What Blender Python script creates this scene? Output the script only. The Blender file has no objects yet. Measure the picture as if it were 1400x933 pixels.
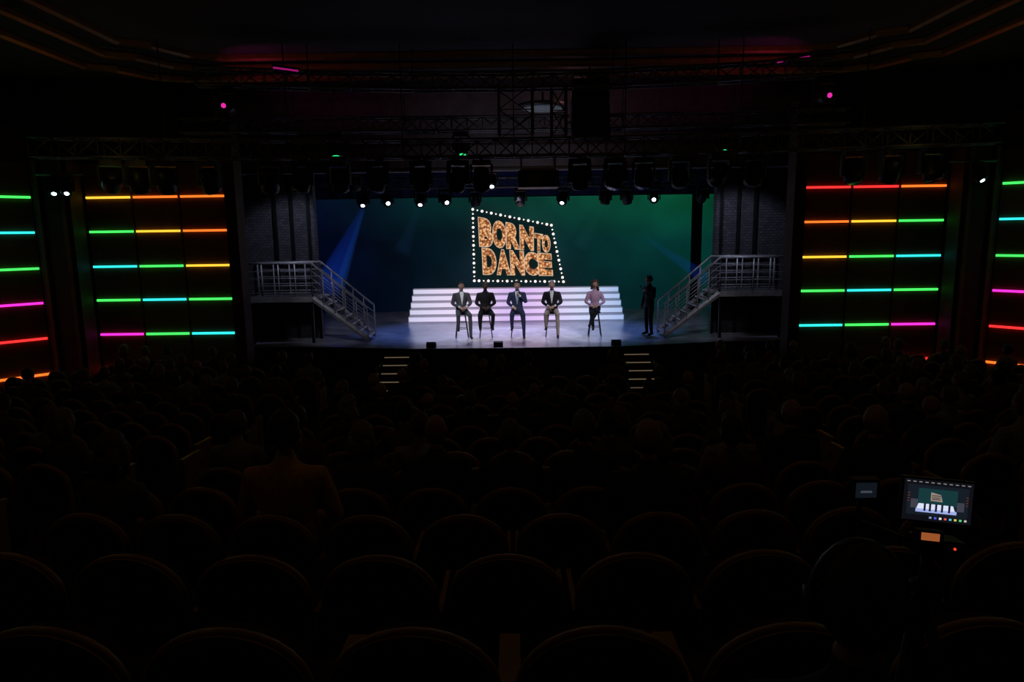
import bpy, math, random
from mathutils import Vector, Matrix, Euler
from mathutils.bvhtree import BVHTree
random.seed(7)
scene = bpy.context.scene
scene.view_settings.view_transform = 'Standard'
COL = scene.collection

# ------------------------------------------------------------------ materials
def mat(name, col, rough=0.6, metal=0.0, emit=None, strength=0.0, var=0.2, scale=6.0, bump=0.0, spec=0.3):
    m = bpy.data.materials.new(name); m.use_nodes = True
    nt = m.node_tree; b = nt.nodes['Principled BSDF']
    tc = nt.nodes.new('ShaderNodeTexCoord')
    nz = nt.nodes.new('ShaderNodeTexNoise'); nz.inputs['Scale'].default_value = scale; nz.inputs['Detail'].default_value = 4
    nt.links.new(tc.outputs['Object'], nz.inputs['Vector'])
    cr = nt.nodes.new('ShaderNodeValToRGB')
    cr.color_ramp.elements[0].color = tuple(c*(1-var) for c in col)+(1,)
    cr.color_ramp.elements[1].color = tuple(min(1, c*(1+var)) for c in col)+(1,)
    cr.color_ramp.elements[0].position = .3; cr.color_ramp.elements[1].position = .7
    nt.links.new(nz.outputs['Fac'], cr.inputs['Fac'])
    nt.links.new(cr.outputs['Color'], b.inputs['Base Color'])
    b.inputs['Roughness'].default_value = rough; b.inputs['Metallic'].default_value = metal
    b.inputs['Specular IOR Level'].default_value = spec
    if emit:
        b.inputs['Emission Color'].default_value = tuple(emit)+(1,)
        b.inputs['Emission Strength'].default_value = strength
    if bump:
        bp = nt.nodes.new('ShaderNodeBump'); bp.inputs['Strength'].default_value = bump
        nt.links.new(nz.outputs['Fac'], bp.inputs['Height']); nt.links.new(bp.outputs['Normal'], b.inputs['Normal'])
    return m

BLACK = mat('black_metal', (.012,.012,.014), .45, .3)
STEEL = mat('painted_steel', (.16,.16,.18), .45, .4)
RAILM = mat('railing_aluminium', (.5,.5,.52), .4, .2)
TRUSSM = mat('truss_aluminium', (.10,.10,.105), .5, .4)
SEATF = mat('seat_fabric', (.030,.016,.011), .9, bump=.2, scale=40)
SEATW = mat('seat_rim_wood', (.30,.16,.045), .4)
CARPET = mat('carpet', (.03,.012,.012), .95, bump=.3, scale=20)
WALLM = mat('wall_panel_wood', (.16,.085,.04), .55, scale=3)
WALLD = mat('wall_dark_wood', (.06,.034,.022), .6, scale=3)
CEILM = mat('ceiling_paint', (.035,.03,.03), .8)
GOLD = mat('gold_trim', (.28,.16,.04), .35, .5)
DRAPE = mat('black_drape', (.008,.008,.012), .9)
FASCIA = mat('stage_fascia_wood', (.045,.02,.014), .4)
WEDGE = mat('wedge_black', (.01,.01,.01), .7)

# ------------------------------------------------------------------ mesh builder
class MB:
    def __init__(s): s.v=[]; s.f=[]; s.m=[]; s.sm=[]; s.mats=[]
    def mi(s, mt):
        if mt not in s.mats: s.mats.append(mt)
        return s.mats.index(mt)
    def add(s, vs, fs, mt, smooth=False):
        o=len(s.v); s.v += [tuple(v) for v in vs]
        for i,f in enumerate(fs):
            s.f.append(tuple(o+k for k in f))
            s.m.append(s.mi(mt[i] if isinstance(mt, list) else mt)); s.sm.append(smooth)
    def box(s, c, d, mt, R=None):
        c=Vector(c); hx,hy,hz=d[0]/2,d[1]/2,d[2]/2
        vs=[Vector((x,y,z)) for x in(-hx,hx) for y in(-hy,hy) for z in(-hz,hz)]
        if R is not None: vs=[R@v for v in vs]
        vs=[v+c for v in vs]
        s.add(vs,[(0,1,3,2),(4,6,7,5),(0,4,5,1),(2,3,7,6),(0,2,6,4),(1,5,7,3)],mt)
    def tube(s, pts, rad, mt, n=8, ref=(1,0,0), smooth=True):
        pts=[Vector(p) for p in pts]; ref=Vector(ref); vs=[]; k=len(pts)
        for i,p in enumerate(pts):
            t=(pts[min(i+1,k-1)]-pts[max(i-1,0)])
            if t.length<1e-6: t=Vector((0,0,1))
            t.normalize()
            u=ref-ref.dot(t)*t
            if u.length<.1:
                u=Vector((0,1,0)); u=u-u.dot(t)*t
                if u.length<.1: u=Vector((0,0,1)); u=u-u.dot(t)*t
            u.normalize(); w=t.cross(u)
            r=rad[i] if isinstance(rad,(list,tuple)) else rad
            a,b=(r if isinstance(r,tuple) else (r,r))
            for j in range(n):
                an=2*math.pi*j/n
                vs.append(p+u*a*math.cos(an)+w*b*math.sin(an))
        fs=[]
        for i in range(k-1):
            for j in range(n):
                fs.append((i*n+j,i*n+(j+1)%n,(i+1)*n+(j+1)%n,(i+1)*n+j))
        fs.append(tuple(reversed(range(n)))); fs.append(tuple((k-1)*n+j for j in range(n)))
        s.add(vs,fs,mt,smooth)
    def sphere(s, c, r, mt, seg=14, rings=10, R=None, fn=None, keep=None):
        c=Vector(c); r=(r,r,r) if not isinstance(r,tuple) else r
        vs=[];fs=[]
        for i in range(rings+1):
            ph=math.pi*i/rings
            for j in range(seg):
                th=2*math.pi*j/seg
                v=Vector((math.sin(ph)*math.cos(th),math.sin(ph)*math.sin(th),math.cos(ph)))
                if fn: v=fn(v)
                v=Vector((v.x*r[0],v.y*r[1],v.z*r[2]))
                if R is not None: v=R@v
                vs.append(v+c)
        for i in range(rings):
            ph=math.pi*(i+.5)/rings
            for j in range(seg):
                th=2*math.pi*(j+.5)/seg
                if keep and not keep(math.sin(ph)*math.cos(th),math.sin(ph)*math.sin(th),math.cos(ph)): continue
                fs.append((i*seg+j,(i+1)*seg+j,(i+1)*seg+(j+1)%seg,i*seg+(j+1)%seg))
        s.add(vs,fs,mt,True)
    def mesh(s,name):
        me=bpy.data.meshes.new(name); me.from_pydata(s.v,[],s.f)
        for m in s.mats: me.materials.append(m)
        me.polygons.foreach_set('material_index',s.m); me.polygons.foreach_set('use_smooth',s.sm)
        me.update(); return me
    def obj(s,name,loc=(0,0,0),rot=(0,0,0),parent=None):
        return place(s.mesh(name),name,loc,rot,parent)
def place(me,name,loc=(0,0,0),rot=(0,0,0),parent=None,scale=1):
    o=bpy.data.objects.new(name,me); o.location=loc; o.rotation_euler=rot; o.scale=(scale,)*3
    COL.objects.link(o)
    if parent: o.parent=parent
    return o
def light(name,kind,loc,energy,col,target=None,size=.2,angle=60,blend=.5):
    l=bpy.data.lights.new(name,kind); l.energy=energy; l.color=col
    if kind=='SPOT': l.spot_size=math.radians(angle); l.spot_blend=blend; l.shadow_soft_size=size
    elif kind=='AREA': l.size=size
    else: l.shadow_soft_size=size
    o=bpy.data.objects.new(name,l); o.location=loc; COL.objects.link(o)
    if target: o.rotation_euler=(Vector(target)-Vector(loc)).to_track_quat('-Z','Y').to_euler()
    return o

# ------------------------------------------------------------------ camera
cd=bpy.data.cameras.new('camera'); cd.lens=24; cd.sensor_width=36; cd.clip_start=.05; cd.clip_end=200
cam=bpy.data.objects.new('camera',cd); COL.objects.link(cam)
CAMZ=4.1
cam.matrix_world=Matrix.Translation((0,0,CAMZ))@Matrix.Rotation(math.radians(.37),4,'Z')@Matrix.Rotation(math.radians(81),4,'X')@Matrix.Rotation(math.radians(-.8),4,'Z')
scene.camera=cam
w=bpy.data.worlds.new('world'); scene.world=w; w.use_nodes=True
w.node_tree.nodes['Background'].inputs[0].default_value=(.5,.45,.6,1); w.node_tree.nodes['Background'].inputs[1].default_value=.0006

# ------------------------------------------------------------------ auditorium floor (raked, curved terraces)
CV=.012
def zf(s): return .15+.0097*max(0,15.5-s)**2
rows=[1.0+i*1.0 for i in range(15)]      # seat-back lines at x=0
fl=MB(); xs=[-15.0+30*i/40 for i in range(41)]
bounds=[-3.0]+[r-.12 for r in rows]+[19.2]
levels=[zf(0.0)]+[zf(r) for r in rows]
for i in range(len(levels)):
    a,b=bounds[i],bounds[i+1]; z=levels[i]; last=(i==len(levels)-1)
    vs=[];fs=[]
    for x in xs:
        ya=a+CV*x*x if i>0 else -3
        yb=b+(CV*x*x if not last else 0)
        if last: yb=max(19.2,ya+.3)
        zn=levels[i+1] if not last else z-.3
        vs+= [(x,ya,z),(x,yb,z),(x,yb,zn)]
    for k in range(len(xs)-1):
        p=k*3;q=p+3
        fs+=[(p,q,q+1,p+1),(p+1,q+1,q+2,p+2)]
    fl.add(vs,fs,CARPET)
fl.obj('floor')

# ------------------------------------------------------------------ theatre seats
def seat_mesh():
    b=MB(); lean=.10
    prof=[(-.255,.36),(-.262,.55),(-.265,.74)]
    for k in range(1,14):
        a=math.pi-math.pi*k/14
        prof.append((.265*math.cos(a),.74+.21*math.sin(a)))
    prof+=[(.265,.74),(.262,.55),(.255,.36)]
    def P(x,z,y): return (x,y-(z-.36)*lean,z)
    n=len(prof)
    for (y0,y1,sc,mt) in ((.0,.05,1.0,SEATW),(.05,.11,.94,SEATF),(-.012,.0,.90,SEATF)):
        pr=[(x*sc,.36+(z-.36)*(1-(1-sc)*.45)) for x,z in prof]
        vs=[P(x,z,y0) for x,z in pr]+[P(x,z,y1) for x,z in pr]
        fs=[tuple(range(n)),tuple(reversed(range(n,2*n)))]+[(i,(i+1)%n,n+(i+1)%n,n+i) for i in range(n)]
        b.add(vs,fs,mt)
    b.tube([P(x,z,.025) for x,z in prof],.016,SEATW,6,ref=(0,1,0))
    b.box((0,.33,.41),(.48,.46,.09),SEATF); b.tube([(-.24,.56,.41),(.24,.56,.41)],.045,SEATF,8,ref=(0,0,1))
    for sx in(-1,1):
        b.box((sx*.285,.26,.30),(.035,.36,.60),SEATW)
        b.box((sx*.285,.25,.615),(.055,.42,.035),SEATW)
        b.box((sx*.285,.26,.012),(.06,.42,.024),BLACK)
    return b.mesh('theater_seat')
SEAT=seat_mesh()
seat_spots=[]
for ri,s in enumerate(rows):
    off=.26 if ri%2==1 else -.06
    k=-24
    while k<=24:
        x=k*.6+off; k+=1
        if 3.15<abs(x)<4.35: continue
        if s>12.5 and 2.25<abs(x)<4.35: continue
        if s>14.5 and abs(x)<4.6: continue
        if abs(x)>10.9: continue
        if s<6 and abs(x)>7.5: continue
        if s<2.5 and abs(x)>3.2: continue
        y=s+CV*x*x
        if y>16.7 or (y>15.9 and abs(x)>10.2): continue
        seat_spots.append((ri,x,y,zf(s)))
for (ri,x,y,z) in seat_spots:
    place(SEAT,'theater_seat',(x,y,z+.001),(0,0,math.atan(2*CV*x)))

# ------------------------------------------------------------------ stage deck
SF=mat('stage_deck_gloss',(.62,.62,.72),.25,0,var=.2,scale=2.5,spec=.5)
st=MB(); front=[]
for i in range(41):
    x=-8.15+16.3*i/40
    ax=abs(x)
    y=18.35 if ax<2.8 else 18.35+.62*min(1,(ax-2.8)/3.2)
    front.append((x,y))
N=len(front)
st.add([(x,y,1.0) for x,y in front]+[(x,28.0,1.0) for x,y in front],[(i,i+1,N+i+1,N+i) for i in range(N-1)],SF)
st.add([(x,y,1.0) for x,y in front]+[(x,y,.05) for x,y in front],[(i,N+i,N+i+1,i+1) for i in range(N-1)],FASCIA)
st.tube([(x,y-.02,.985) for x,y in front],.03,BLACK,6,ref=(0,0,1))
for i in range(0,N-1,2):
    x,y=front[i]; st.box((x,y-.02,.5),(.03,.03,.9),WALLD)
st.obj('stage')

EDGE=mat('step_edge_strip',(.5,.42,.3),.4,emit=(1,.75,.45),strength=.10)
def stage_steps(cx):
    b=MB(); n=5
    for i in range(n):
        z=1.0-.17*(i+1); y=18.3-.26*i
        b.box((cx,y-.13,(z+.15)/2),(.72,.26,z-.15 if z>.15 else .02),FASCIA)
        b.box((cx,y-.25,z+.004),(.66,.04,.02),EDGE)
    for sx in(-1,1):
        b.box((cx+sx*.39,17.7,.45),(.05,1.25,.55),FASCIA)
    return b.obj('stage_steps')
stage_steps(-3.22); stage_steps(3.22)

# white LED riser stairs
def riser_mat(nm,st_,f=1.0):
    m=bpy.data.materials.new(nm); m.use_nodes=True; nt=m.node_tree; b=nt.nodes['Principled BSDF']
    tc=nt.nodes.new('ShaderNodeTexCoord'); sp=nt.nodes.new('ShaderNodeSeparateXYZ'); nt.links.new(tc.outputs['Object'],sp.inputs[0])
    mr=nt.nodes.new('ShaderNodeMapRange'); mr.inputs[1].default_value=-3.8; mr.inputs[2].default_value=3.8
    nt.links.new(sp.outputs['X'],mr.inputs[0])
    cr=nt.nodes.new('ShaderNodeValToRGB'); nt.links.new(mr.outputs[0],cr.inputs[0])
    e=cr.color_ramp.elements; e[0].color=(.75,.74,.95,1); e[1].color=(.45,.62,.95,1)
    for p,c in((.25,(1,.84,1,1)),(.5,(.75,.5,.95,1)),(.62,(.9,.65,1,1)),(.8,(.75,.8,1,1))):
        q=e.new(p); q.color=c
    b.inputs['Base Color'].default_value=(.6*f,.6*f,.75*f,1); nt.links.new(cr.outputs[0],b.inputs['Emission Color'])
    b.inputs['Emission Strength'].default_value=st_
    return m
RF=riser_mat('led_riser_face',.75); RT=riser_mat('riser_tread',.16,.6)
b=MB()
for i in range(5):
    y0=23.9+.33*i; z1=1.0+.218*(i+1)
    b.box((0,(y0+25.6)/2,z1-.109),(7.6,25.6-y0,.218),RT)
    b.box((0,y0-.012,z1-.095),(7.56,.024,.15),RF)
b.obj('led_riser_stairs')

# ------------------------------------------------------------------ backdrop LED screen
def screen_mat():
    m=bpy.data.materials.new('backdrop_video'); m.use_nodes=True; nt=m.node_tree; b=nt.nodes['Principled BSDF']
    L=nt.links.new
    tc=nt.nodes.new('ShaderNodeTexCoord'); sp=nt.nodes.new('ShaderNodeSeparateXYZ'); L(tc.outputs['Object'],sp.inputs[0])
    mr=nt.nodes.new('ShaderNodeMapRange'); mr.inputs[1].default_value=-8; mr.inputs[2].default_value=8; L(sp.outputs['X'],mr.inputs[0])
    cr=nt.nodes.new('ShaderNodeValToRGB'); L(mr.outputs[0],cr.inputs[0]); e=cr.color_ramp.elements
    e[0].color=(.0005,.003,.014,1); e[1].color=(.002,.08,.036,1)
    for p,c in((.12,(.001,.006,.014,1)),(.3,(.001,.018,.019,1)),(.5,(.002,.034,.026,1)),(.7,(.002,.052,.030,1)),(.85,(.002,.066,.034,1))):
        q=e.new(p); q.color=c
    mz=nt.nodes.new('ShaderNodeMapRange'); mz.inputs[1].default_value=1.6; mz.inputs[2].default_value=5.5
    L(sp.outputs['Z'],mz.inputs[0])
    cz=nt.nodes.new('ShaderNodeValToRGB'); L(mz.outputs[0],cz.inputs[0]); f=cz.color_ramp.elements
    f[0].color=(.3,.24,.5,1); f[1].color=(1,1,.9,1); q=f.new(.55); q.color=(.5,.45,.75,1)
    nz=nt.nodes.new('ShaderNodeTexNoise'); nz.inputs['Scale'].default_value=.45; L(tc.outputs['Object'],nz.inputs['Vector'])
    m2=nt.nodes.new('ShaderNodeMapRange'); m2.inputs[1].default_value=.3;m2.inputs[2].default_value=.7;m2.inputs[3].default_value=.5;m2.inputs[4].default_value=1.3
    L(nz.outputs['Fac'],m2.inputs[0])
    mx=nt.nodes.new('ShaderNodeMix'); mx.data_type='RGBA'; mx.blend_type='MULTIPLY'; mx.inputs[0].default_value=1
    L(cr.outputs[0],mx.inputs[6]); L(cz.outputs[0],mx.inputs[7])
    L(mx.outputs[2],b.inputs['Emission Color']); L(m2.outputs[0],b.inputs['Emission Strength'])
    b.inputs['Base Color'].default_value=(.008,.012,.016,1); b.inputs['Roughness'].default_value=.8
    return m
b=MB(); b.box((0,27.6,3.26),(16,.1,4.5),screen_mat()); b.obj('backdrop_screen')

# sign on the screen: BORN TO DANCE
def letter_mat():
    m=bpy.data.materials.new('marquee_letter_glow'); m.use_nodes=True; nt=m.node_tree; b=nt.nodes['Principled BSDF']; L=nt.links.new
    tc=nt.nodes.new('ShaderNodeTexCoord'); vo=nt.nodes.new('ShaderNodeTexVoronoi'); vo.inputs['Scale'].default_value=10
    L(tc.outputs['Object'],vo.inputs['Vector'])
    cr=nt.nodes.new('ShaderNodeValToRGB'); L(vo.outputs['Distance'],cr.inputs[0]); e=cr.color_ramp.elements
    e[0].color=(1,.8,.5,1); e[1].color=(.2,.06,.02,1); e[1].position=.66; q=e.new(.34); q.color=(.8,.36,.13,1)
    L(cr.outputs[0],b.inputs['Emission Color']); b.inputs['Emission Strength'].default_value=1.0
    b.inputs['Base Color'].default_value=(.1,.05,.02,1)
    return m
LM=letter_mat()
LO=mat('marquee_letter_edge',(.3,.2,.1),.5,emit=(1,.72,.5),strength=.6)
BULB=mat('marquee_bulb',(1,1,1),.5,emit=(1,.85,.8),strength=1.2)
SIGNB=mat('marquee_board',(.005,.01,.012),.7,emit=(.002,.02,.02),strength=.5)
sign=bpy.data.objects.new('marquee_sign',None); COL.objects.link(sign); sign.location=(0,27.45,0)
def W(x,y): return Vector(((x-706)*.0295, 0, 5.04-.0287*(y-285)))   # artwork grid -> metres on screen
def letter(ch,quad,y,mt,offs,nm):
    cu=bpy.data.curves.new('t','FONT'); cu.body=ch; cu.offset=offs; cu.resolution_u=4
    o=bpy.data.objects.new('t',cu); COL.objects.link(o)
    dg=bpy.context.evaluated_depsgraph_get(); me=bpy.data.meshes.new_from_object(o.evaluated_get(dg))
    xs=[v.co.x for v in me.vertices]; ys=[v.co.y for v in me.vertices]
    x0,x1,y0,y1=min(xs),max(xs),min(ys),max(ys)
    tl,tr,br,bl=quad
    for v in me.vertices:
        u=(v.co.x-x0)/(x1-x0); t=(v.co.y-y0)/(y1-y0)
        p=(bl.lerp(br,u)).lerp(tl.lerp(tr,u),t); v.co=(p.x,y,p.z)
    me.materials.clear(); me.materials.append(mt)
    bpy.data.objects.remove(o)
    return place(me,nm,parent=sign)
def word(txt,wq,widths=None):
    n=len(txt); tl,tr,br,bl=wq; widths=widths or [1]*n; tot=sum(widths); a=0
    for i,ch in enumerate(txt):
        u0=a/tot+.006; a+=widths[i]; u1=a/tot-.008
        for (g,y,mt,of) in ((0.0,-.05,LM,.062),(.028,-.03,LO,.07)):
            q=[tl.lerp(tr,u0),tl.lerp(tr,u1),bl.lerp(br,u1),bl.lerp(br,u0)]
            q[0]+=Vector((-g,0,g));q[1]+=Vector((g,0,g));q[2]+=Vector((g,0,-g));q[3]+=Vector((-g,0,-g))
            letter(ch,q,y,mt,of,'letter_'+ch.lower()+('_edge' if g else ''))
word('BORN',[W(657,296),W(731,311),W(731,342),W(658,335)])
word('TO',[W(733,319),W(753,323),W(753,345),W(733,343)])
word('DANCE',[W(661,338),W(755,348),W(757,377),W(662,374)])
q=[W(650,285),W(755,308),W(771,386),W(650,383)]
b=MB(); b.add([p+Vector((0,-.01,0)) for p in q],[(0,1,2,3)],SIGNB); b.obj('sign_board',parent=sign)
b=MB()
for a,c,n in((q[0],q[1],17),(q[1],q[2],13),(q[2],q[3],19),(q[3],q[0],16)):
    for i in range(n):
        b.sphere(a.lerp(c,i/n)+Vector((0,-.06,0)),.032 if i%2 else .054,BULB,8,6)
b.obj('sign_bulbs',parent=sign)

# ------------------------------------------------------------------ stage house walls
def brick_mat():
    m=mat('painted_brick',(.05,.05,.055),.8); nt=m.node_tree; b=nt.nodes['Principled BSDF']; L=nt.links.new
    tc=nt.nodes.new('ShaderNodeTexCoord'); mp=nt.nodes.new('ShaderNodeMapping'); mp.inputs['Rotation'].default_value=(math.pi/2,0,0)
    L(tc.outputs['Object'],mp.inputs[0])
    br=nt.nodes.new('ShaderNodeTexBrick'); br.inputs['Scale'].default_value=3.2
    br.inputs['Color1'].default_value=(.09,.09,.10,1); br.inputs['Color2'].default_value=(.05,.05,.06,1); br.inputs['Mortar'].default_value=(.015,.015,.02,1)
    L(mp.outputs[0],br.inputs['Vector']); L(br.outputs['Color'],b.inputs['Base Color'])
    return m
BRICK=brick_mat()
for sx,nm in((-1,'left'),(1,'right')):
    b=MB()
    b.box((sx*7.1,20.85,3.9),(2.2,.3,7.8),BRICK)
    for k in range(3): b.box((sx*(6.15+.5*k),20.66,4.4),(.08,.08,6.8),BLACK)
    b.obj('wall_proscenium_'+nm)
    b=MB(); b.box((sx*8.3,19.2,4.0),(.2,3.4,8.0),DRAPE)
    b.box((sx*7.08,17.55,3.6),(.28,.5,7.2),WALLD); b.box((sx*7.7,17.72,3.5),(1.0,.1,7),WALLD)
    b.obj('wall_return_'+nm)
    b=MB(); b.box((sx*8.3,24.4,4.0),(.2,7.2,8),DRAPE); b.obj('wall_stage_'+nm)
    b=MB(); vs=[];n=24
    for i in range(n+1):
        x=sx*(6.9+1.25*i/n); y=23.2+.05*math.sin(i*1.7); vs+=[(x,y,1.005),(x,y,6.2)]
    b.add(vs,[(2*i,2*i+2,2*i+3,2*i+1) for i in range(n)],DRAPE,True); b.obj('leg_curtain')
b=MB(); b.box((6.95,26.5,3.31),(.36,.2,4.6),DRAPE); b.obj('scenery_column')
b=MB(); b.box((0,28.1,4),(16.8,.2,8),DRAPE); b.obj('wall_stage_back')
b=MB(); HB=mat('header_plaster',(.16,.145,.155),.7)
b.box((0,19.4,7.0),(16.4,.3,2.4),HB)
for k in range(4): b.box((0,19.22,5.86+.32*k),(16.4,.08,.05),WALLD)
b.obj('wall_proscenium_header')
b=MB(); b.box((0,24,7.95),(16.8,9,.1),DRAPE); b.obj('ceiling_stage')
b=MB(); vs=[];n=120
for i in range(n+1):
    x=-7.9+15.8*i/n; y=26.6+.06*math.sin(i*1.3); vs+=[(x,y,5.5),(x,y,6.6)]
b.add(vs,[(2*i,2*i+2,2*i+3,2*i+1) for i in range(n)],mat('border_cloth',(.02,.03,.07),.9),True); b.obj('border_curtain')

# platforms with railings and stairs
def platform(sx,name):
    b=MB(); x0,x1=5.85,7.75; y0,y1=19.6,20.58; zt=2.36
    X=lambda x: sx*x
    b.box((X((x0+x1)/2),(y0+y1)/2,zt-.06),(x1-x0,y1-y0,.12),STEEL)
    b.box((X((x0+x1)/2),y0-.012,zt-.07),(x1-x0,.03,.16),RAILM)
    for x in(x0+.06,x1-.1):
        for y in(y0+.08,y1-.08): b.box((X(x),y,(zt-.12+1.004)/2),(.08,.08,zt-.12-1.004),BLACK)
    def rail(pa,pb,n,hh=.97):
        pa=Vector(pa);pb=Vector(pb);up=Vector((0,0,1))
        b.tube([pa+up*hh,pb+up*hh],.028,RAILM,8,ref=(0,1,0))
        for h in(.12,.33,.54,.75): b.tube([pa+up*h,pb+up*h],.012,RAILM,6,ref=(0,1,0))
        for i in range(n+1):
            p=pa.lerp(pb,i/n); b.tube([p,p+up*hh],.02,RAILM,6)
    rail((X(x0),y0,zt),(X(x1),y0,zt),4)
    rail((X(x0),y1,zt),(X(x1),y1,zt),4)
    xb=4.3; n=7
    for i in range(n):
        t=(i+.5)/n; x=x0-(x0-xb)*t; z=zt-(zt-1.0)*(i+1)/n
        b.box((X(x),(y0+y1)/2,max(z+.17,1.03)),(.24,y1-y0,.04),RAILM)
    for y in(y0,y1):
        pa=Vector((X(x0),y,zt-.05));pb=Vector((X(xb),y,1.1))
        b.tube([pa,pb],[(.03,.08),(.03,.08)],RAILM,4,ref=(0,1,0),smooth=False)
        rail((X(x0),y,zt),(X(xb),y,1.03),5)
    return b.obj(name)
platform(-1,'stair_platform'); platform(1,'stair_platform')

# ------------------------------------------------------------------ LED side walls
C={'r':(1,.03,.03),'o':(1,.18,.02),'y':(1,.55,.04),'g':(.06,.9,.12),'c':(.03,.75,.75),'m':(.95,.03,.6)}
LED={k:mat('led_strip_'+k,(.3,.3,.3),.5,emit=v,strength=1.4) for k,v in C.items()}
ZS=[5.12,4.27,3.39,2.53,1.64,.73]
def led_bay(name,p0,p1,cols,rowsc):
    p0=Vector((p0[0],p0[1],0));p1=Vector((p1[0],p1[1],0)); d=(p1-p0); Lh=d.length; d.normalize()
    ang=math.atan2(d.y,d.x); R=Matrix.Rotation(ang,3,'Z'); nrm=R@Vector((0,-1,0))
    b=MB(); mid=(p0+p1)/2
    b.box(mid+Vector((0,0,3.4))-nrm*.12,(Lh,.16,6.8),WALLD,R)
    cw=Lh/cols
    zb=[6.0]+ZS+[0.0]
    for c in range(cols):
        for r in range(7):
            zt=zb[r]-.05 ; zl=zb[r+1]+.05
            if zt-zl<.1: continue
            b.box(p0+d*(cw*(c+.5))+Vector((0,0,(zt+zl)/2))-nrm*.02,(cw-.05,.05,zt-zl),WALLM,R)
    for r,row in enumerate(rowsc):
        for c,k in enumerate(row):
            if k=='.': continue
            b.box(p0+d*(cw*(c+.5))+Vector((0,0,ZS[r]))+nrm*.02,(cw-.09,.05,.055),LED[k],R)
    return b.obj(name)
led_bay('wall_left',(-10.82,17.5),(-7.25,17.5),3,['yoo','gyo','cgy','gcg','mgc','r..'])
led_bay('wall_right',(7.25,17.5),(10.82,17.5),3,['rro','oyg','ygc','gcg','cgm','..r'])
led_bay('wall_left_bay',(-15,13.5),(-11.8,17.0),3,['ggg','ccc','ggg','mmm','rrr','ooo'])
led_bay('wall_right_bay',(11.8,17.0),(15,13.5),3,['ggg','ccc','ggg','mmm','rrr','ooo'])
for sx,nm in((-1,'left'),(1,'right')):
    b=MB()
    b.box((sx*11.3,17.2,3.05),(.9,.5,5.9),WALLD)
    b.box((sx*11.0,16.92,3.05),(.08,.08,5.9),WALLM); b.box((sx*11.6,16.92,3.05),(.08,.08,5.9),WALLM)
    b.obj('pilaster')
    b=MB(); b.box((sx*15.1,5.2,4),(.2,16.8,8),WALLD); b.obj('wall_side_'+nm)
    b=MB(); b.box((sx*11.5,17.9,7.1),(8,.3,2.2),WALLD); b.obj('wall_upper_'+nm)
b=MB(); b.box((0,-3.1,4),(30,.2,8),WALLD); b.obj('wall_back')

# ------------------------------------------------------------------ ceiling with coffer trims
b=MB(); b.box((0,8,8.1),(30.4,22.6,.2),CEILM); b.obj('ceiling')
b=MB()
for k,(X,Y,z) in enumerate(((7.8,15.6,7.96),(8.4,16.1,7.86),(9.1,16.6,7.74))):
    path=[(-X,-2,z),(-X,Y-1.4,z),(-X+.5,Y-1.1,z),(-X+.9,Y-.3,z),(-X+1.5,Y,z),(X-1.5,Y,z),(X-.9,Y-.3,z),(X-.5,Y-1.1,z),(X,Y-1.4,z),(X,-2,z)]
    b.tube(path,[(.09,.06)]*len(path),GOLD,6,ref=(0,0,1),smooth=False)
b.obj('trim_ceiling')

# ------------------------------------------------------------------ trusses
def truss(b,p0,p1,w=.3,n=None):
    p0=Vector(p0);p1=Vector(p1);d=(p1-p0);Lh=d.length;d.normalize()
    u=Vector((0,0,1)); 
    if abs(d.z)>.9: u=Vector((1,0,0))
    s=d.cross(u).normalized(); u=s.cross(d).normalized()
    cs=[(u*a+s*c)*w/2 for a,c in((1,1),(1,-1),(-1,-1),(-1,1))]
    for c in cs: b.tube([p0+c,p1+c],.026,TRUSSM,6,ref=tuple(u+s*.3))
    n=n or max(2,int(Lh/.38))
    for i in range(n):
        a=p0+d*Lh*i/n; e=p0+d*Lh*(i+1)/n
        for k in range(4):
            c0,c1=cs[k],cs[(k+1)%4]
            if i%2: c0,c1=c1,c0
            b.tube([a+c0,e+c1],.015,TRUSSM,5,ref=tuple(s+u*.21))
            b.tube([a+c0,a+c1],.012,TRUSSM,5,ref=tuple(d))
def arc_truss(name,yc,z,X,bow,segs,w=.32):
    b=MB()
    for i in range(segs):
        xa=-X+2*X*i/segs; xb=-X+2*X*(i+1)/segs
        ya=yc-bow*(xa/X)**2; yb=yc-bow*(xb/X)**2
        truss(b,(xa,ya,z),(xb,yb,z),w)
        if i: b.tube([(xa,ya,z),(xa,ya,7.99)],.012,BLACK,5)
    return b.obj(name)
arc_truss('lighting_truss',15.0,5.88,9.4,1.3,8,.36)
arc_truss('lighting_truss',15.3,7.3,6.4,.9,6)
arc_truss('lighting_truss',17.4,6.75,8.0,.4,6)
b=MB(); truss(b,(-6.8,23,5.75),(6.8,23,5.75),.3); 
for x in(-6,-2,2,6): b.tube([(x,23,5.75),(x,23,7.89)],.012,BLACK,5)
b.obj('lighting_truss')
b=MB(); truss(b,(.05,14.9,6.1),(.05,14.9,7.1),.7); truss(b,(.95,14.9,6.1),(.95,14.9,7.1),.3); b.obj('hanging_truss')

# projector
b=MB(); b.box((0,0,0),(.85,.7,.34),BLACK); b.box((0,0,.2),(.7,.6,.05),STEEL)
b.tube([(.15,.35,0),(.15,.5,0)],.1,STEEL,14,ref=(1,0,0)); 
for x in(-.35,.35): b.box((x,0,.33),(.04,.5,.3),STEEL)
for k in range(5): b.box((-.2+.05*k,-.355,0),(.02,.01,.2),STEEL)
b.obj('video_projector',(.5,14.8,5.2))
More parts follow.
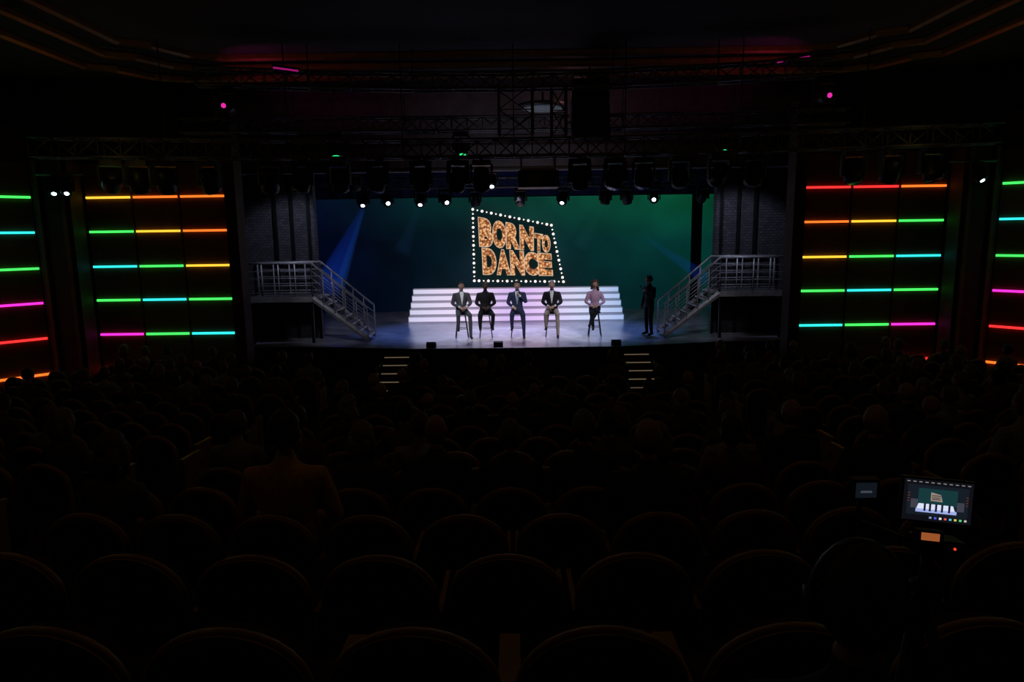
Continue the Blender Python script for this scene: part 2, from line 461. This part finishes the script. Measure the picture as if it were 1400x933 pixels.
# line array speaker cluster
b=MB()
for k in range(5):
    R=Matrix.Rotation(math.radians(3+5*k),3,'X')
    b.box((0,-.04*k*k*.3,-.27*k),(.85,.45,.25),BLACK,R); b.box((0,-.24-.04*k*k*.3,-.27*k),(.7,.02,.18),WEDGE,R)
b.box((0,.0,.2),(.8,.4,.06),STEEL)
b.tube([(0,0,.2),(0,0,.59)],.02,STEEL,6)
b.obj('speaker_array',(1.75,16.3,7.4))

# stage light fixtures
def fixture_mesh(nm,tilt,lens,lr=.12):
    b=MB(); R=Matrix.Rotation(math.radians(tilt),3,'X')
    b.tube([(0,0,.0),(0,0,-.06)],.03,STEEL,8); b.box((0,0,-.1),(.34,.24,.1),BLACK)
    for sx in(-1,1): b.box((sx*.19,0,-.3),(.04,.12,.36),BLACK)
    c=Vector((0,0,-.38))
    pts=[c+R@Vector((0,0,z)) for z in(.2,.17,.0,-.16,-.22)]
    b.tube(pts,[.09,.14,.15,.165,.15],BLACK,14,ref=(1,0,0))
    b.tube([c+R@Vector((0,0,-.221)),c+R@Vector((0,0,-.235))],[lr,lr*.9],lens,14,ref=(1,0,0))
    return b.mesh(nm)
GL=mat('lens_glass',(.02,.02,.03),.1,spec=.8)
def LE(n,c,s): return mat(n,(.2,.2,.2),.3,emit=c,strength=s)
LW=LE('lens_lit_white',(.7,.88,1),9); LMg=LE('lens_lit_magenta',(1,.03,.5),.8); LG=LE('lens_lit_green',(.03,1,.25),.8)
FX=[fixture_mesh('stage_light',t,GL) for t in(30,-25,60,10)]
FW=[fixture_mesh('stage_light',t,LW,.065) for t in(-40,-60)]
def ypos(yc,bow,X,x): return yc-bow*(x/X)**2
for x in(-8.1,-7.6,-7.1,-6.3,-5.1,-4.45,-3.7,-2.9,-2.0,-1.2,-.7,1.4,2.15,2.75,3.5,4.3,5.0,6.9,7.6,8.3):
    place(random.choice(FX),'stage_light',(x,ypos(15.0,1.3,9.4,x),5.70),(0,0,random.uniform(-.6,.6)),scale=1.15)
for i,x in enumerate((-5.0,-4.2,-3.1,-2.3,-1.3,.2,1.6,3.0,3.7,4.6,6.2)):
    lit = i in (0,1,2,3,6,9)
    place((FW[i%2] if lit else FX[i%4]),'stage_light',(x,23,5.6),(0,0,random.uniform(-.5,.5)))
for i,x in enumerate((-4.9,-2.7,-.7,.4,2.9,5.0)):
    place(FW[i%2] if i in(2,4,5) else FX[i%4],'stage_light',(x,21.4,6.05),(0,0,random.uniform(-.4,.4)))
b=MB(); truss(b,(-6,21.4,6.22),(6,21.4,6.22),.25); b.obj('lighting_truss')
for m_,x,t in((LMg,-5.85,-80),(LMg,6.3,-80)):
    place(fixture_mesh('stage_light',t,m_,.05),'stage_light',(x,ypos(15.3,.9,6.4,x),7.14),(0,0,0))
for x in(-4.4,-1.3,5.1): place(fixture_mesh('stage_light',-18,LG,.1),'stage_light',(x,17.35,6.6),(0,0,.3))
def batten(p0,p1,m_):
    b=MB(); b.tube([p0,p1],.05,BLACK,8,ref=(0,1,0)); 
    a=Vector(p0).lerp(Vector(p1),.05);c=Vector(p0).lerp(Vector(p1),.95); o=Vector((0,-.04,-.025))
    b.tube([a+o,c+o],.018,m_,8,ref=(0,1,0)); b.obj('led_batten')
LM2=LE('batten_magenta',(1,.02,.45),.3)
batten((-4.9,14.6,7.52),(-4.35,14.65,7.45),LM2); batten((5.3,14.55,7.45),(6.0,14.5,7.55),LM2)
# side wall-mounted lights
for x,y in((-10.9,16.5),(-10.6,16.5),(10.9,16.5)):
    place(FW[0],'stage_light',(x,y,5.6),(0,0,.4),scale=.8)
b=MB()
for sx in(-1,1): b.tube([(sx*10.2,16.5,5.62),(sx*11.3,16.5,5.62)],.03,STEEL,8,ref=(0,0,1)); b.tube([(sx*11.2,16.5,5.62),(sx*11.2,16.95,5.62)],.03,STEEL,8)
b.obj('lighting_pipe')
b=MB(); b.tube([(0,0,0),(0,0,-.1)],[.62,.58],STEEL,28); b.tube([(0,0,-.1),(0,0,-.115)],.5,LE('downlight_glass',(.5,.6,.75),.06),28)
b.tube([(0,0,0),(0,0,.65)],.03,BLACK,8); b.obj('round_ceiling_light',(.75,18.0,7.3))

# haze beams (thin glowing fog cones in the light paths)
def beam(p0,p1,r0,r1,col,st):
    m=bpy.data.materials.new('haze_beam'); m.use_nodes=True; nt=m.node_tree; nt.nodes.clear()
    o=nt.nodes.new('ShaderNodeOutputMaterial'); e=nt.nodes.new('ShaderNodeEmission'); e.inputs[0].default_value=col+(1,); e.inputs[1].default_value=st
    nt.links.new(e.outputs[0],o.inputs['Volume'])
    b=MB(); b.tube([p0,p1],[r0,r1],m,24,ref=(0,1,0)); return b.obj('haze_light_beam')
beam((-5.0,23,5.0),(-6.7,24.0,2.2),.08,.5,(.015,.09,1),.11)
beam((-5.0,23,5.0),(-6.2,24.0,2.3),.05,.2,(.03,.2,1),.15)
beam((4.3,22.9,3.9),(6.7,24.0,2.4),.05,.26,(.02,.12,1),.08)
beam((-3.1,23,5.1),(-3.9,23.6,3.5),.06,.3,(.1,.3,.8),.02)
beam((3.0,23,5.1),(2.2,23.4,3.6),.06,.3,(.1,.5,.5),.02)

# small foldback speakers on the stage lip
def wedge(x):
    b=MB(); prof=[(-.2,0),(.2,0),(.2,.12),(-.02,.32),(-.2,.26)]
    vs=[(-.26,y,z) for y,z in prof]+[(.26,y,z) for y,z in prof]
    b.add(vs,[(0,1,2,3,4),(9,8,7,6,5)]+[(i,5+i,5+(i+1)%5,(i+1)%5) for i in range(5)],WEDGE)
    b.box((0,.1,.23),(.44,.01,.22),STEEL,Matrix.Rotation(math.radians(47),3,'X'))
    place(b.mesh('stage_monitor_wedge'),'stage_monitor_wedge',(x,18.6,1.0),scale=.5)
for x in(-2.35,-.5,2.75): wedge(x)

# ------------------------------------------------------------------ people
SK=[mat('skin_light',(.55,.33,.24),.55,var=.06),mat('skin_dark',(.10,.05,.035),.5,var=.06),mat('skin_tan',(.42,.24,.16),.55,var=.06)]
HR={'dark':mat('hair_dark',(.02,.014,.01),.6,bump=.5,scale=60),'grey':mat('hair_grey',(.35,.34,.33),.6,bump=.5,scale=60),'brown':mat('hair_brown',(.10,.04,.02),.6,bump=.6,scale=60),
    'ash':mat('hair_ash',(.10,.085,.07),.6,bump=.5,scale=60),'blond':mat('hair_blond',(.15,.10,.05),.6,bump=.6,scale=60)}
EYEW=mat('eye_white',(.8,.8,.8),.3,var=0); EYED=mat('eye_iris',(.02,.015,.01),.2,var=0); LIP=mat('lips',(.35,.12,.10),.5)
HS=1.08
def add_head(b,c,yaw,pitch,skin,hair,style):
    R=Matrix.Rotation(yaw,3,'Z')@Matrix.Rotation(pitch,3,'X'); c=Vector(c)
    R=R@Matrix.Scale(HS,3)
    def fn(v):
        v=v.copy()
        if v.z<0:
            k=1-.38*(-v.z)**1.4; v.x*=k; v.y=v.y*(1-.22*(-v.z)**1.3)-.10*(-v.z)
        if v.y>0 and v.z>-.2: v.y*=1.06
        if v.y<-.75: v.y=-.75+(v.y+.75)*.6
        return v
    b.sphere(c,(.078,.098,.118),skin,20,16,R,fn)
    P=lambda x,y,z: c+R@Vector((x,y,z))
    b.tube([P(0,-.088,.015),P(0,-.105,-.018),P(0,-.088,-.03)],[.008,.014,.01],skin,8)
    for sx in(-1,1):
        b.sphere(P(sx*.03,-.080,.012),(.012,.010,.008),EYEW,8,6,R); b.sphere(P(sx*.03,-.089,.012),.005,EYED,6,5)
        b.tube([P(sx*.016,-.09,.03),P(sx*.045,-.083,.03)],.004,hair,5,ref=(0,0,1))
        b.sphere(P(sx*.079,.005,-.002),(.010,.020,.032),skin,8,6,R)
    b.tube([P(-.022,-.084,-.058),P(0,-.091,-.056),P(.022,-.084,-.058)],[.003,.006,.003],LIP,6,ref=(0,0,1))
    if style!='bald':
        big={'short':1.10,'curly':1.15,'long':1.13}[style]
        def keep(x,y,z):
            if style=='short': return z>.55 or (y>-.35 and z>.22) or (y>.1 and z>-.45) 
            return z>.5 or (y>-.15 and z>-.98)
        def hf(v):
            v=fn(v)
            if style!='bald': v=v*(1+.025*math.sin(v.x*23+v.z*17)*math.cos(v.y*21+v.z*9))
            if v.z>.3 and style=='short': v=Vector((v.x,v.y,v.z+.04))
            return v
        b.sphere(c+R@Vector((0,.008,.006)),(.078*big,.098*big,.118*big),hair,26,22,R,hf,keep)
        if style=='curly':
            rg=random.Random(3)
            for k in range(90):
                th=rg.uniform(0,2*math.pi); zz=rg.uniform(-1.35,1.0)
                rr=math.sqrt(max(0,1-zz*zz)) if zz>0 else 1.0
                x_,y_=rr*math.cos(th),rr*math.sin(th)
                if y_<-.25 and zz<.62: continue
                if abs(x_)<.5 and y_<-.1 and zz<.55: continue
                b.sphere(P(x_*.098,y_*.112+.008,zz*.122),rg.uniform(.022,.034),hair,8,6)
        if style=='long':
            for sx in(-1,1):
                b.tube([P(sx*.07,.02,.04),P(sx*.085,.02,-.05),P(sx*.08,.03,-.15)],[.03,.03,.02],hair,10)
            b.tube([P(0,.07,.03),P(0,.09,-.07),P(0,.08,-.18)],[(.08,.05),(.095,.05),(.06,.02)],hair,12)
def add_hand(b,w,d,n,skin,curl=.5):
    w=Vector(w);d=Vector(d).normalized();n=Vector(n);n=(n-n.dot(d)*d).normalized();s=d.cross(n)
    b.tube([w-d*.03,w+d*.02,w+d*.06,w+d*.095],[(.026,.02),(.036,.018),(.042,.016),(.038,.013)],skin,10,ref=tuple(s))
    for i,(o,L_) in enumerate(((-.03,.066),(-.01,.077),(.011,.072),(.031,.056))):
        p=w+d*.088+s*o; pts=[p]; a=0
        for k in range(3):
            a+=curl*.9; p=p+(d*math.cos(a)+n*math.sin(a))*L_/2.6; pts.append(p)
        b.tube(pts,[.0095,.009,.008,.006],skin,6,ref=tuple(s))
    p=w+d*.025-s*.032
    b.tube([p,p-s*.028+d*.03+n*.008,p-s*.03+d*.062+n*.02],[.013,.0105,.008],skin,6,ref=tuple(n))
def seg_d(p,a,b_):
    ab=b_-a; t=max(0,min(1,(p-a).dot(ab)/max(ab.length_squared,1e-9))); return (p-a-ab*t).length,t
def person_mesh(name,z0,arms,legs,M,head=(0,0),style='short',lean=0.0,fem=False,shirtV=False,tie=False,vox=.017,curl=(.6,.6)):
    """faces -Y. arms: [(elbow,wrist,handdir,palmnormal)]*2 (L=-x,R=+x); legs: [(knee,ankle,toe)]*2"""
    def T(x,y,z): return Vector((x,y-lean*z,z0+z))
    raw=MB(); dm=M['top']; segs=[]
    sw=.88 if fem else 1.04; g=1.0 if fem else 1.1
    tor=[(-.08,.13,.11),(-.03,.165,.125),(.06,.172*(1.03 if fem else 1),.128),(.20,.152*sw*(.92 if fem else 1),.115),(.32,.178*sw,.128),(.42,.198*sw,.125),(.49,.185*sw,.10),(.53,.11,.08),(.56,.066,.066)]
    raw.tube([T(0,0,z) for z,a,c in tor],[(a,c) for z,a,c in tor],dm,20,ref=(1,0,0))
    segs.append((T(0,0,-.02),T(0,0,.5),.13,'top'))
    raw.tube([T(0,0,.5),T(0,-.01,.58),T(0,-.02,.63)],[.064,.058,.056],dm,14); segs.append((T(0,0,.565),T(0,-.02,.65),.062,'skin'))
    for i,sx in enumerate((-1,1)):
        sh=T(sx*.19*sw,0,.465); el,wr,hd,pn=arms[i]; el=Vector(el);wr=Vector(wr)
        raw.tube([T(sx*.10,0,.47),sh,sh.lerp(el,.35),el],[.06*g,.066*g,.058*g,.048*g],dm,12,ref=(0,1,0))
        raw.tube([el+(sh-el).normalized()*.02,el.lerp(wr,.3),wr],[.048*g,.045*g,.033*g],dm,12,ref=(0,1,0))
        segs.append((sh,el,.055,'top')); segs.append((el,wr,.04,'top'))
        kn,an,to=[Vector(v) for v in legs[i]]; hp=T(sx*.088,0,-.01)
        raw.tube([hp,hp.lerp(kn,.5),kn],[.094,.084,.062],dm,14,ref=(0,1,0) if abs((kn-hp).normalized().y)<.8 else (1,0,0))
        raw.tube([kn+(hp-kn).normalized()*.02,kn.lerp(an,.35),an],[.062,.060,.046],dm,12,ref=(1,0,0))
        raw.sphere(kn,.063,dm,12,8)
        hl=an+Vector((0,.03,-.02))-(to-an)*.12
        raw.tube([hl,an.lerp(to,.35)+Vector((0,0,-.008)),an.lerp(to,.75),to],[.036,.043,.040,.024],dm,10,ref=(1,0,0))
        segs.append((hp+(kn-hp)*.12,kn,.075,'bottom')); segs.append((kn,an,.05,'bottom')); segs.append((an+(to-an)*.12+Vector((0,0,-.02)),to,.05,'shoe'))
    me=raw.mesh('tmp'); o=bpy.data.objects.new('tmp',me); COL.objects.link(o)
    r=o.modifiers.new('r','REMESH'); r.mode='VOXEL'; r.voxel_size=vox
    sm=o.modifiers.new('s','SMOOTH'); sm.factor=.5; sm.iterations=3
    dg=bpy.context.evaluated_depsgraph_get(); m2=bpy.data.meshes.new_from_object(o.evaluated_get(dg)); bpy.data.objects.remove(o)
    out=MB(); mats=[]; fs=[]
    for p in m2.polygons:
        c=p.center; best=None
        for a,e,rr,k in segs:
            dd=seg_d(c,a,e)[0]-rr
            if best is None or dd<best[0]: best=(dd,k)
        k=best[1]
        if k=='top' and c.z-z0<-.03: k='bottom'
        mats.append(M[k]); fs.append(tuple(p.vertices))
    vsl=[v.co.copy() for v in m2.vertices]
    out.add(vsl,fs,mats,True)
    if shirtV:
        bvh=BVHTree.FromPolygons(vsl,fs)
        def patch(wfn,z_lo,z_hi,mt,off,nz=14,nx=6):
            vs=[]
            for i in range(nz+1):
                z=z_lo+(z_hi-z_lo)*i/nz; hw=wfn(i/nz)
                for j in range(nx+1):
                    x=-hw+2*hw*j/nx
                    hit=bvh.ray_cast(Vector((x,-.30 if z<.6 else -.2,z0+z)),Vector((0,1,0)))
                    yy=hit[0].y if hit[0] is not None else -.05
                    vs.append(Vector((x,max(yy,-.16)-off,z0+z)))
            out.add(vs,[(i*(nx+1)+j,i*(nx+1)+j+1,(i+1)*(nx+1)+j+1,(i+1)*(nx+1)+j) for i in range(nz) for j in range(nx)],mt,True)
        patch(lambda t:.004+.060*t**.9,.18,.565,M['shirt'],.004)
        if tie: patch(lambda t:(.020 if t<.85 else .024)-(0 if t>.08 else .012),.20,.555,M['tie'],.008,14,2)
        for sx in(-1,1):
            vs=[]
            for i in range(11):
                t=i/10; z=.17+.38*t; a0=.004+.060*t**.9; a1=a0+.038*math.sin(math.pi*min(1,t*1.05+.05))
                for x in(sx*a0,sx*a1):
                    hit=bvh.ray_cast(Vector((x,-.3,z0+z)),Vector((0,1,0))); yy=hit[0].y if hit[0] is not None else -.05
                    vs.append(Vector((x,max(yy,-.16)-.009,z0+z)))
            out.add(vs,[(2*i,2*i+1,2*i+3,2*i+2) for i in range(10)],M['top'],True)
    for i in range(2):
        el,wr,hd,pn=arms[i]; wv=Vector(wr); dv=(wv-Vector(el)).normalized()
        out.tube([wv-dv*.03,wv+dv*.012],[.037,.037],M.get('shirt',M['top']),12)
        add_hand(out,wr,hd,pn,M['skin'],curl[i])
    add_head(out,T(0,-.035,.722),head[0],head[1],M['skin'],M['hair'],style)
    return out.mesh(name)
def cl(n,c,r=.8): return mat(n,c,r,bump=.15,scale=30)
SHOE=mat('shoe_leather',(.015,.012,.01),.35); WHT=cl('shirt_white',(.75,.75,.78)); NAVY=cl('suit_navy',(.022,.032,.075)); CHAR=cl('suit_charcoal',(.07,.07,.08)); BLK=cl('cloth_black',(.012,.012,.015))
KHAKI=cl('trousers_khaki',(.35,.28,.22)); PINK=cl('blouse_pink',(.65,.40,.55)); TIE=cl('tie_silk',(.25,.28,.4)); 
Z0=.83
lapR=[((-.28,-.04,Z0+.20),(-.10,-.27,Z0+.12),(.6,-.7,-.2),(.2,0,-1)),((.28,-.04,Z0+.20),(.10,-.29,Z0+.13),(-.6,-.7,-.2),(-.2,0,-1))]
micR=[((-.28,-.05,Z0+.20),(-.12,-.27,Z0+.11),(.5,-.8,-.2),(.2,0,-1)),((.26,-.12,Z0+.22),(.08,-.22,Z0+.43),(-.4,-.1,.9),(-.8,.3,-.3))]
legA=[((-.17,-.40,.72),(-.16,-.27,.30),(-.18,-.44,.27)),((.18,-.42,.72),(.19,-.40,.09),(.20,-.58,.045))]
legB=[((-.20,-.40,.72),(-.18,-.24,.31),(-.19,-.42,.28)),((.20,-.40,.72),(.18,-.24,.31),(.19,-.42,.28))]
legC=[((-.10,-.42,.74),(-.05,-.38,.32),(-.06,-.54,.25)),((.05,-.44,.80),(-.14,-.50,.44),(-.18,-.66,.38))]
def stool():
    b=MB(); W_=mat('stool_black',(.02,.018,.018),.4)
    b.tube([(0,0,.69),(0,0,.70),(0,0,.735),(0,0,.745)],[.15,.175,.175,.155],W_,20)
    for sx in(-1,1):
        for sy in(-1,1): b.tube([(sx*.10,sy*.10,.70),(sx*.19,sy*.19,.003)],[.018,.015],W_,8)
    for z,r in((.28,.155),(.48,.128)):
        for k in range(4):
            a=[(r,r),(-r,r),(-r,-r),(r,-r)]; p,q=a[k],a[(k+1)%4]; b.tube([(p[0],p[1],z),(q[0],q[1],z)],.010,W_,6,ref=(0,0,1))
    return b.mesh('bar_stool')
ST=stool(); PY=20.35
def mic_obj(loc,rot):
    b=MB(); b.tube([(0,0,-.09),(0,0,.06)],[.011,.016],BLACK,10); b.sphere((0,0,.085),.026,STEEL,10,8); b.obj('handheld_microphone',loc,rot)
def seated(x,yaw,me):
    place(ST,'bar_stool',(x,PY,1.0),(0,0,yaw*.5)); place(me,me.name,(x,PY,1.0),(0,0,yaw))
seated(-1.63,.25,person_mesh('seated_man_in_grey_suit',Z0,lapR,legA,dict(top=CHAR,bottom=CHAR,shoe=SHOE,skin=SK[2],hair=HR['dark'],shirt=WHT,tie=TIE),(.1,0),shirtV=True))
seated(-.91,.1,person_mesh('seated_man_in_black',Z0,lapR,legB,dict(top=BLK,bottom=BLK,shoe=SHOE,skin=SK[1],hair=HR['dark']),(.1,.1),style='bald'))
seated(.04,.0,person_mesh('seated_man_in_navy_suit',Z0,micR,legA,dict(top=NAVY,bottom=NAVY,shoe=SHOE,skin=SK[0],hair=HR['dark'],shirt=WHT,tie=TIE),(0,0),shirtV=True,tie=True,curl=(.6,1.1)))
seated(1.08,-.1,person_mesh('seated_man_in_khaki_trousers',Z0,lapR,legA,dict(top=BLK,bottom=KHAKI,shoe=SHOE,skin=SK[0],hair=HR['grey'],shirt=WHT,tie=TIE),(.1,0),shirtV=True))
seated(2.36,-.1,person_mesh('seated_woman_with_curly_hair',Z0,lapR,legC,dict(top=PINK,bottom=BLK,shoe=SHOE,skin=SK[0],hair=HR['brown']),(-.1,0),style='curly',fem=True))
mic_obj((.04+.052,PY-.26,1.0+Z0+.54),(.35,-.1,0))
ZS0=.95
standA=[((-.27,.02,ZS0+.19),(-.28,-.06,ZS0-.05),(0,-.15,-1),(1,0,0)),((.28,-.06,ZS0+.20),(.10,-.24,ZS0+.36),(-.5,-.3,.7),(-.8,0,-.4))]
standL=[((-.11,-.02,.50),(-.12,.02,.09),(-.15,-.15,.04)),((.11,-.03,.50),(.13,.0,.09),(.17,-.17,.04))]
me=person_mesh('standing_man_in_black',ZS0,standA,standL,dict(top=BLK,bottom=BLK,shoe=SHOE,skin=SK[2],hair=HR['dark'],shirt=BLK),(0,0),curl=(.5,1.1))
place(me,me.name,(3.98,20.3,1.0),(0,0,-1.1))
mic_obj((3.72,20.24,1.0+ZS0+.5),(.4,-.5,0))

# --- audience members (face the stage)
ZA=.54
audA=[((-.28,-.05,ZA+.18),(-.12,-.28,ZA+.10),(.5,-.8,-.1),(.2,0,-1)),((.28,-.05,ZA+.18),(.12,-.28,ZA+.10),(-.5,-.8,-.1),(-.2,0,-1))]
audL=[((-.13,-.42,.50),(-.13,-.46,.09),(-.14,-.62,.045)),((.13,-.42,.50),(.13,-.46,.09),(.14,-.62,.045))]
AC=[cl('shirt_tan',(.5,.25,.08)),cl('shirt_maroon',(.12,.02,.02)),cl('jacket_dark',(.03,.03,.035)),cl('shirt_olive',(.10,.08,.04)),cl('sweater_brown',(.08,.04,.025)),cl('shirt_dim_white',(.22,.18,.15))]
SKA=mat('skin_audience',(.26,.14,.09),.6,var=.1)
AUD=[]
for i,(c,h,sty) in enumerate(((0,'dark','short'),(1,'dark','short'),(2,'ash','short'),(3,'brown','long'),(4,'blond','long'),(2,'dark','bald'),(5,'brown','short'))):
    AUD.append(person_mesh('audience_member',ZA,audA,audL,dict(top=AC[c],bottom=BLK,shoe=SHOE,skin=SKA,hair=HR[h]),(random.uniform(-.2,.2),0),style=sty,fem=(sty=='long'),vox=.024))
def nearest(ri,x):
    return min((q for q in seat_spots if q[0]==ri),key=lambda q:abs(q[1]-x))
used=set()
def sit(sp,k,sc=1.0):
    if sp in used: return
    used.add(sp); ri,x,y,z=sp
    yaw=math.pi+math.atan(2*CV*x)+random.uniform(-.1,.1)
    a=math.atan(2*CV*x)
    place(AUD[k],'audience_member',(x-math.sin(a)*.27,y+math.cos(a)*.27,z),(0,0,yaw),scale=sc)
sit(nearest(3,-1.5),0,1.1); sit(nearest(3,-2.5),3); sit(nearest(3,.65),5,1.05); sit(nearest(4,-.2),2); sit(nearest(4,-1.0),4)
sit(nearest(4,2.9),5,1.05); sit(nearest(5,-.9),6); sit(nearest(5,.9),1); sit(nearest(4,1.5),1); sit(nearest(3,-3.1),1)
for sp in seat_spots:
    ri,x,y,z=sp
    if ri<4: continue
    p=.45 if abs(x)<3.2 else .33
    if random.random()<p: sit(sp,random.choice([1,2,3,4,5,6,2,1]),random.uniform(.96,1.05))

# camera operator with headphones
sp=nearest(0,.55)
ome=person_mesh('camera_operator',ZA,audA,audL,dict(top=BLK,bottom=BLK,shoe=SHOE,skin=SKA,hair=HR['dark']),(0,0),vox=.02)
op=place(ome,'camera_operator',(sp[1]+.15,sp[2]+.27,sp[3]),(0,0,math.pi-.15),scale=.91)
b=MB(); hc=Vector((0,-.035,ZA+.722))
b.tube([hc+Vector((.104*math.cos(a),0,.148*math.sin(a))) for a in [math.pi*k/12 for k in range(13)]],[(.018,.008)]*13,BLACK,8,ref=(0,1,0))
for sx in(-1,1): b.tube([hc+Vector((sx*.08,0,-.005)),hc+Vector((sx*.115,0,-.005))],[.04,.038],BLACK,14,ref=(0,1,0))
b.obj('headphones',parent=op)

# ------------------------------------------------------------------ field monitor on tripod
mon=bpy.data.objects.new('field_monitor',None); COL.objects.link(mon)
MX,MY,MZ=1.12,1.74,CAMZ-.725
mon.location=(MX,MY,MZ); mon.rotation_euler=(math.radians(-8),math.radians(4),math.radians(-8)); mon.scale=(.89,.89,.89)
def em(n,c,s=1): return mat(n,(.02,.02,.02),.4,emit=c,strength=s,var=0)
b=MB(); b.box((0,.012,0),(.205,.022,.135),BLACK); b.box((0,.03,0),(.12,.02,.09),BLACK); b.obj('housing',parent=mon)
b=MB(); y=-.0005
def rect(x0,x1,z0,z1,m,dy=0): b.add([(x0,y-dy,z0),(x1,y-dy,z0),(x1,y-dy,z1),(x0,y-dy,z1)],[(0,1,2,3)],m)
rect(-.097,.097,-.062,.062,em('monitor_black',(.005,.005,.008)))
rect(-.086,.086,-.045,.046,em('monitor_dark_blue',(.008,.012,.018)),.0002)
rect(-.055,.055,-.012,.036,em('monitor_teal',(.008,.04,.045)),.0004)
for sx in(-1,1): rect(min(sx*.055,sx*.075),max(sx*.055,sx*.075),-.025,.002,em('monitor_side',(.05,.05,.07)),.0005)
T1=em('monitor_white',(.7,.75,.95),1.0)
b.add([(-.058,y-.0008,-.026),(.05,y-.0008,-.026),(.044,y-.0008,-.010),(-.053,y-.0008,-.010)],[(0,1,2,3)],T1)
rect(-.06,.055,-.036,-.026,em('monitor_floor',(.35,.42,.8)),.0007)
for x in(-.035,-.02,-.003,.014,.034): rect(x-.003,x+.003,-.032,-.008,em('monitor_figure',(.01,.01,.02)),.0012)
lg=em('monitor_logo',(.3,.24,.2))
b.add([(-.020,y-.001,.000),(.014,y-.001,-.001),(.008,y-.001,.020),(-.020,y-.001,.026)],[(0,1,2,3)],lg)
for z in(.004,.009,.015): rect(-.017,.008,z,z+.0025,em('monitor_logo_line',(.03,.02,.02)),.0013)
for k in range(11): rect(-.09+.017*k,-.09+.017*k+.009,.053,.056,em('monitor_text',(.2,.2,.2)),.0006)
for k,c in enumerate(((.2,.3,.4),(.1,.1,.8),(.8,.8,.8),(.8,.1,.1),(.1,.5,.7),(.7,.6,.1),(.1,.7,.2),(.5,.5,.5))):
    rect(-.02+.014*k,-.02+.014*k+.007,-.054,-.048,em('monitor_button',c),.0006)
for sx in(-1,1):
    for k in range(4): rect(sx*.082-.003,sx*.082+.003,-.006+.008*k,-.004+.008*k,em('monitor_red_mark',(.15,.04,.02)),.0009)
b.obj('screen_picture',parent=mon)
b=MB(); b.box((-.018,.0,-.105),(.075,.03,.035),BLACK); b.box((-.018,-.017,-.105),(.05,.004,.022),em('tally_orange',(.8,.22,.06),.4)); b.sphere((.055,-.012,-.135),.004,em('record_dot',(1,.05,.02),1.2),8,6)
b.box((.02,.03,-.14),(.13,.08,.05),BLACK); b.tube([(0,.03,-.16),(0,.03,-.3)],.018,BLACK,10)
b.obj('camera_controls',parent=mon)
b=MB(); g=zf(1.0)
base=Vector((MX,MY+.04,MZ-.28))
for dx,dy in((-.22,-.12),(.22,-.12),(0,.02)):
    b.tube([base,Vector((MX+dx,MY+dy,g+.01))],[.018,.014],BLACK,8)
b.sphere(base,.04,BLACK,10,8); b.obj('tripod')
vf=MB(); vf.box((0,.01,0),(.07,.03,.06),BLACK); vf.add([(-.028,-.006,-.02),(.028,-.006,-.02),(.028,-.006,.022),(-.028,-.006,.022)],[(0,1,2,3)],em('viewfinder_glow',(.005,.008,.011)))
vf.add([(-.016,-.007,-.006),(.016,-.007,-.006),(.014,-.007,.000),(-.014,-.007,.000)],[(0,1,2,3)],em('viewfinder_white',(.05,.06,.08)))
vf.tube([(0,.02,-.02),(.0,.03,-.1),(.16,.05,-.17)],.008,BLACK,6,ref=(0,1,0))
vf.obj('camera_viewfinder',(MX-.195,MY,MZ+.035))

# ------------------------------------------------------------------ lights
for x,e in((-2.0,620),(-.7,620),(.7,620),(2.1,620)):
    light('key_spot','SPOT',(x*1.8,15.2,6.6),e,(.92,.93,1),target=(x,20.5,1.3),size=.12,angle=23,blend=.6)
light('blue_wash','SPOT',(-4,21.2,5.8),260,(.15,.3,1),target=(-2.5,21.5,1),size=.2,angle=70,blend=.8)
light('blue_wash','SPOT',(4,21.2,5.8),260,(.15,.3,1),target=(2.5,21.5,1),size=.2,angle=70,blend=.8)
light('back_spot','SPOT',(0,22.8,5.4),520,(.72,.70,1),target=(0,20.7,1),size=.2,angle=64,blend=.7)
light('riser_spot','SPOT',(0,20.6,5.9),200,(.9,.82,1),target=(0,24.2,1.5),size=.2,angle=75,blend=.5)
light('border_wash','SPOT',(0,23.6,6.6),18,(.15,.25,1),target=(0,26.6,6.1),size=.3,angle=150,blend=.9)
for x in(-6,6): light('brick_wash','SPOT',(x*.9,18.6,5.6),110,(.6,.65,.9),target=(x*1.12,20.7,3.6),size=.2,angle=66)
for x in(-4.6,4.6): light('stair_spot','SPOT',(x,15.0,5.6),90,(.8,.82,1),target=(x*1.15,19.9,1.9),size=.15,angle=26,blend=.6)
light('header_wash','SPOT',(0,16.5,5.0),30,(.7,.65,.8),target=(0,19.3,6.6),size=.3,angle=120,blend=.9)
for x,y in((-5,2),(5,2),(-6,9),(6,9),(0,6)): light('house_light','POINT',(x,y,7.6),7.5,(1,.6,.28),size=.4)
for x in(-7.6,7.6): light('truss_strip_spill_fill','POINT',(x,13.3,5.5),1.2,(1,.75,.2),size=.1)  # added warm fill, imitates LED strip spill on the truss ends; no lamp there
for x in(-5.8,5.8): light('magenta_spill','SPOT',(x,15.0,6.9),10,(1,.05,.5),target=(x*.9,16,8),size=.1,angle=110)
light('ceiling_glow','POINT',(1.5,17.6,7.5),3,(1,.4,.4),size=.3)
